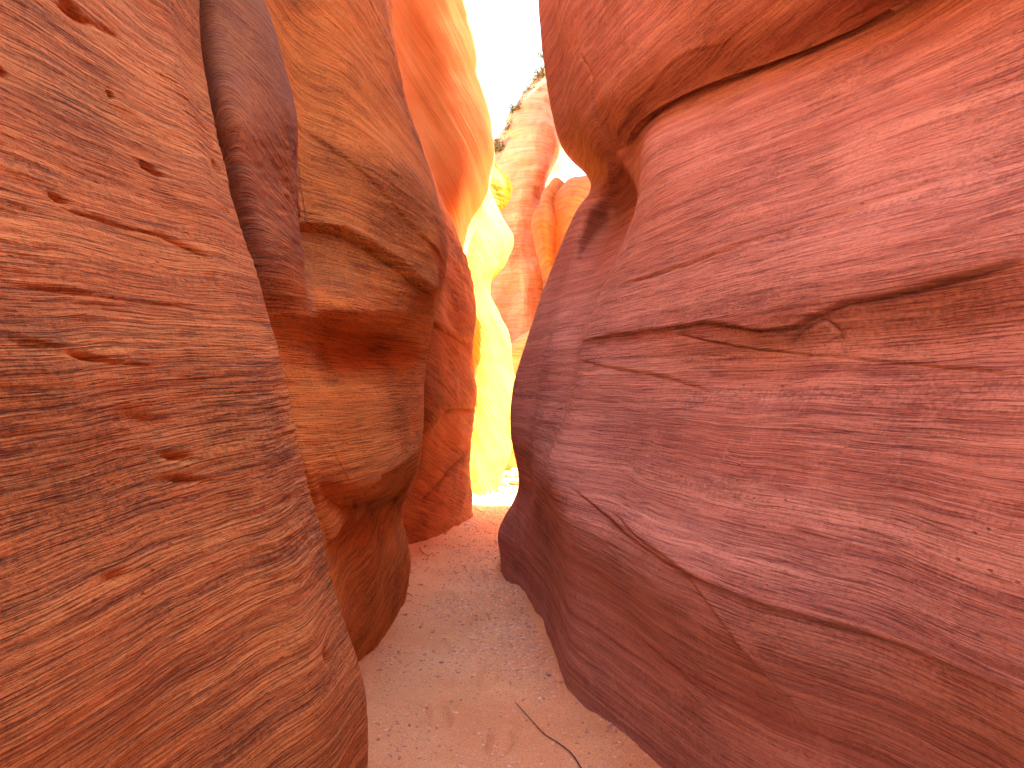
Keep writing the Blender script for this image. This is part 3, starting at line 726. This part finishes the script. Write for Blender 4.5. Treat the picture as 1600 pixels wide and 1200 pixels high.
# stones one can pick out
protos = [stone_mesh("pebble", 60 + k, M_peb[k % 3], 0.5) for k in range(6)]
for x, y, sz, mat, lab in ((738, 1056, .013, M_peb[1], "pale egg-shaped pebble in the middle of the path, a little beyond the stick"),
                           (858, 1060, .011, M_peb[3], "round dark grey pebble by the foot of the right wall"),
                           (720, 1018, .017, M_peb[1], "flat pale stone half buried in the gravel left of centre"),
                           (778, 1020, .015, M_peb[1], "flat pale stone half buried in the gravel right of centre"),
                           (738, 998, .018, M_peb[1], "whitish flat stone half buried farther up the path"),
                           (705, 1093, .014, M_peb[0], "pinkish flat pebble on the sand left of the stick"),
                           (590, 1011, .018, M_peb[2], "brown angular pebble beside the foot of the second left wall"),
                           (792, 890, .018, M_peb[3], "dark stone lying against the foot of the right wall, farther up the path")):
    X_, Y_, _ = ground_point(x, y)
    put("pebble", stone_mesh("pebble", int(x + y), mat, 0.6), X_, Y_, sz, rs.rand() * 6, lab, "pebble", None, 0.2)
for k in range(150):
    y = 2.5 + 6.5 * rs.rand() ** 1.3; l_, r_ = lim(LEFTF, y) + .04, lim(RIGHTF, y) - .03
    u = rs.beta(1.6, 1.0); x = l_ + (r_ - l_) * u
    if y < 3.2 and rs.rand() < .6: continue
    put("pebble", protos[rs.randint(6)], x, y, rs.choice([.006, .008, .011]) * (0.7 + .09 * y), rs.rand() * 6.28,
        "small pinkish pebble scattered over the gravelly path", "pebble", "pebbles scattered along the path", 0.25, rs.uniform(-.2, .2))

for k in range(70):
    y = 2.6 + 6.0 * rs.rand() ** 1.2; right = rs.rand() < .65
    x = lim(RIGHTF, y) - abs(rs.normal(0, .04)) - .03 if right else lim(LEFTF, y) + abs(rs.normal(0, .05)) + .04
    put("rock_chip", protos[rs.randint(6)], x, y, rs.choice([.008, .012, .018]) * (0.6 + .1 * y), rs.rand() * 6.28,
        "small rock chip fallen at the foot of a canyon wall", "rock chip", "rock chips along the wall feet", 0.2, rs.uniform(-.3, .3))

# sunlit rubble at the bend
rp = [stone_mesh("rubble_stone", 90 + k, M_rub, 0.6, 0.5) for k in range(5)]
spots = [(787, 760, .10), (806, 757, .13), (818, 764, .10), (796, 748, .12), (812, 746, .15), (780, 768, .07), (770, 772, .06), (760, 774, .05), (801, 768, .07), (815, 772, .05),
         (790, 771, .05), (783, 750, .08), (803, 741, .12), (822, 752, .12), (750, 776, .04), (809, 776, .04), (795, 777, .03), (778, 778, .03), (766, 779, .03), (817, 780, .035)]
for k, (x, y, sz) in enumerate(spots):
    X_, Y_, _ = ground_point(x, y)
    put("rubble_stone", rp[k % 5], X_, Y_, sz, k * 1.9, "angular sunlit stone in the rubble heap at the bend of the canyon", "stone", "sunlit rubble stones at the bend", 0.2, 0.2 * math.sin(k * 2.2))

# ------------------------------------------------------------------ stick, twigs
def tube(name, pts, rad, mat, label, cat, group=None, sides=7):
    pts = np.array(pts); pts = catmull(pts, [6] * (len(pts) - 1), 0)
    n = len(pts); vs = []
    for i in range(n):
        t = pts[min(i + 1, n - 1)] - pts[max(i - 1, 0)]; t /= np.linalg.norm(t)
        a_ = np.cross(t, [0, 0, 1.0]); a_ /= np.linalg.norm(a_) + 1e-9; b_ = np.cross(a_, t)
        r = rad * (1 - 0.55 * i / n) * (1 + 0.18 * math.sin(i * 2.1)) * (0.3 if i in (0, n - 1) else 1)
        for k in range(sides):
            q = 2 * math.pi * k / sides; vs.append(pts[i] + r * (math.cos(q) * a_ + math.sin(q) * b_))
    q = []
    for i in range(n - 1):
        for k in range(sides):
            q.append([i * sides + k, i * sides + (k + 1) % sides, (i + 1) * sides + (k + 1) % sides, (i + 1) * sides + k])
    o = mesh_from_arrays(name, np.array(vs), np.array(q), mat)
    if label: tag(o, label, cat, group, 'thing')
    return o
M_wood = plain("dry_wood", (0.10, 0.055, 0.045), 0.8, 0.3, 120)
def gp(px, py, h): x, y, z = ground_point(px, py); return (x, y, z + h)
st = tube("stick", [gp(918, 1225, .006), gp(905, 1200, .006), (gp(893, 1183, .008)), gp(874, 1166, .006), gp(852, 1148, .007), gp(836, 1130, .006), gp(822, 1114, .008), gp(803, 1092, .006)], 0.003, M_wood,
     "long thin dark dry stick lying across the sandy path", "stick")
tube("twig", [gp(655, 858, .01), gp(661, 866, .02), gp(668, 868, .01), gp(664, 874, .005)], 0.003, M_wood, "small curled dry twig by the left edge of the path near the far buttress", "twig")
tube("twig", [gp(630, 940, .01), gp(638, 934, .015), gp(645, 937, .008)], 0.003, M_wood, "small dry twig on the path beside the foot of the orange wall", "twig")
tube("twig", [gp(742, 800, .01), gp(752, 803, .02), gp(760, 800, .01)], 0.004, M_wood, "small dark twig far up the path just before the bend", "twig")

# ------------------------------------------------------------------ shrubs on the far rim
M_leaf = plain("shrub_leaf", (0.12, 0.15, 0.05), 0.8, 0.35, 5); M_bark = plain("shrub_bark", (0.16, 0.11, 0.08), 0.9, 0.3, 30)
def shrub(root, height, spread, seed, label, n=26, leafy=90, lean=(0, 0)):
    rr = random.Random(seed)
    e_ = bpy.data.objects.new("desert_shrub", None); COL.objects.link(e_); e_.location = root
    tag(e_, label, "shrub", "shrubs along the rim of the far cliff", 'thing')
    bv, bq, lv, lf = [], [], [], []
    for i in range(n):
        a_ = rr.random() * 6.28; el = rr.uniform(0.15, 1.35)
        p = np.zeros(3); d = np.array([math.cos(a_) * math.cos(el) + lean[0], math.sin(a_) * math.cos(el), math.sin(el) + lean[1]])
        L = height * rr.uniform(.5, 1)
        path = [p]
        for s_ in range(4):
            d = d + np.array([rr.uniform(-.3, .3), rr.uniform(-.3, .3), rr.uniform(-.2, .25)]); d /= np.linalg.norm(d)
            p = p + d * L / 4 * np.array([spread, spread, 1]); path.append(p)
        for s_ in range(4):
            r0, r1 = .012 * (1 - s_ / 5), .012 * (1 - (s_ + 1) / 5); b0 = len(bv)
            for P_, r_ in ((path[s_], r0), (path[s_ + 1], r1)):
                for q in range(3): bv.append(P_ + r_ * np.array([math.cos(q * 2.1), math.sin(q * 2.1), 0.3 * q]))
            for q in range(3): bq.append([b0 + q, b0 + (q + 1) % 3, b0 + 3 + (q + 1) % 3, b0 + 3 + q])
        for k in range(leafy):
            s_ = rr.uniform(1.2, 4); i0 = min(3, int(s_)); c = path[i0] + (path[i0 + 1] - path[i0]) * (s_ - i0) + np.array([rr.gauss(0, .05), rr.gauss(0, .05), rr.gauss(0, .04)])
            u = np.array([rr.gauss(0, 1) for _ in range(3)]); u /= np.linalg.norm(u); w = np.cross(u, [rr.gauss(0, 1) for _ in range(3)]); w /= np.linalg.norm(w)
            sz = rr.uniform(.012, .028); b0 = len(lv)
            lv += [c - u * sz, c + w * sz * .5, c + u * sz, c - w * sz * .5]; lf.append([b0, b0 + 1, b0 + 2, b0 + 3])
    o = mesh_from_arrays("stem", np.array(bv), np.array(bq), M_bark, e_)
    o = mesh_from_arrays("foliage", np.array(lv), np.array(lf), M_leaf, e_, smooth=False)
for k, (x, y, d, h, lab, ln) in enumerate((
        (868, 100, 17.6, 1.1, "leggy green shrub reaching into the sky beside the red bulge, topmost", (-.9, 0.1)),
        (848, 128, 17.7, .55, "dry scrubby shrub on the rim just below the topmost one", (-.3, 0)),
        (830, 150, 17.4, .5, "thin brown shrub on the rim where it slopes down to the left", (-.3, 0)),
        (812, 178, 17.2, .5, "yellowish scrubby shrub midway down the sloping rim", (-.3, 0)),
        (802, 206, 17.1, .4, "small sparse shrub on the lower part of the sloping rim", (-.3, 0)),
        (776, 238, 17.1, .45, "small grey green shrub beside the orange wall, lowest on the rim", (0, 0)))):
    shrub(P(x, y, d), h, 0.9, 300 + k, lab, 22, 40, ln)
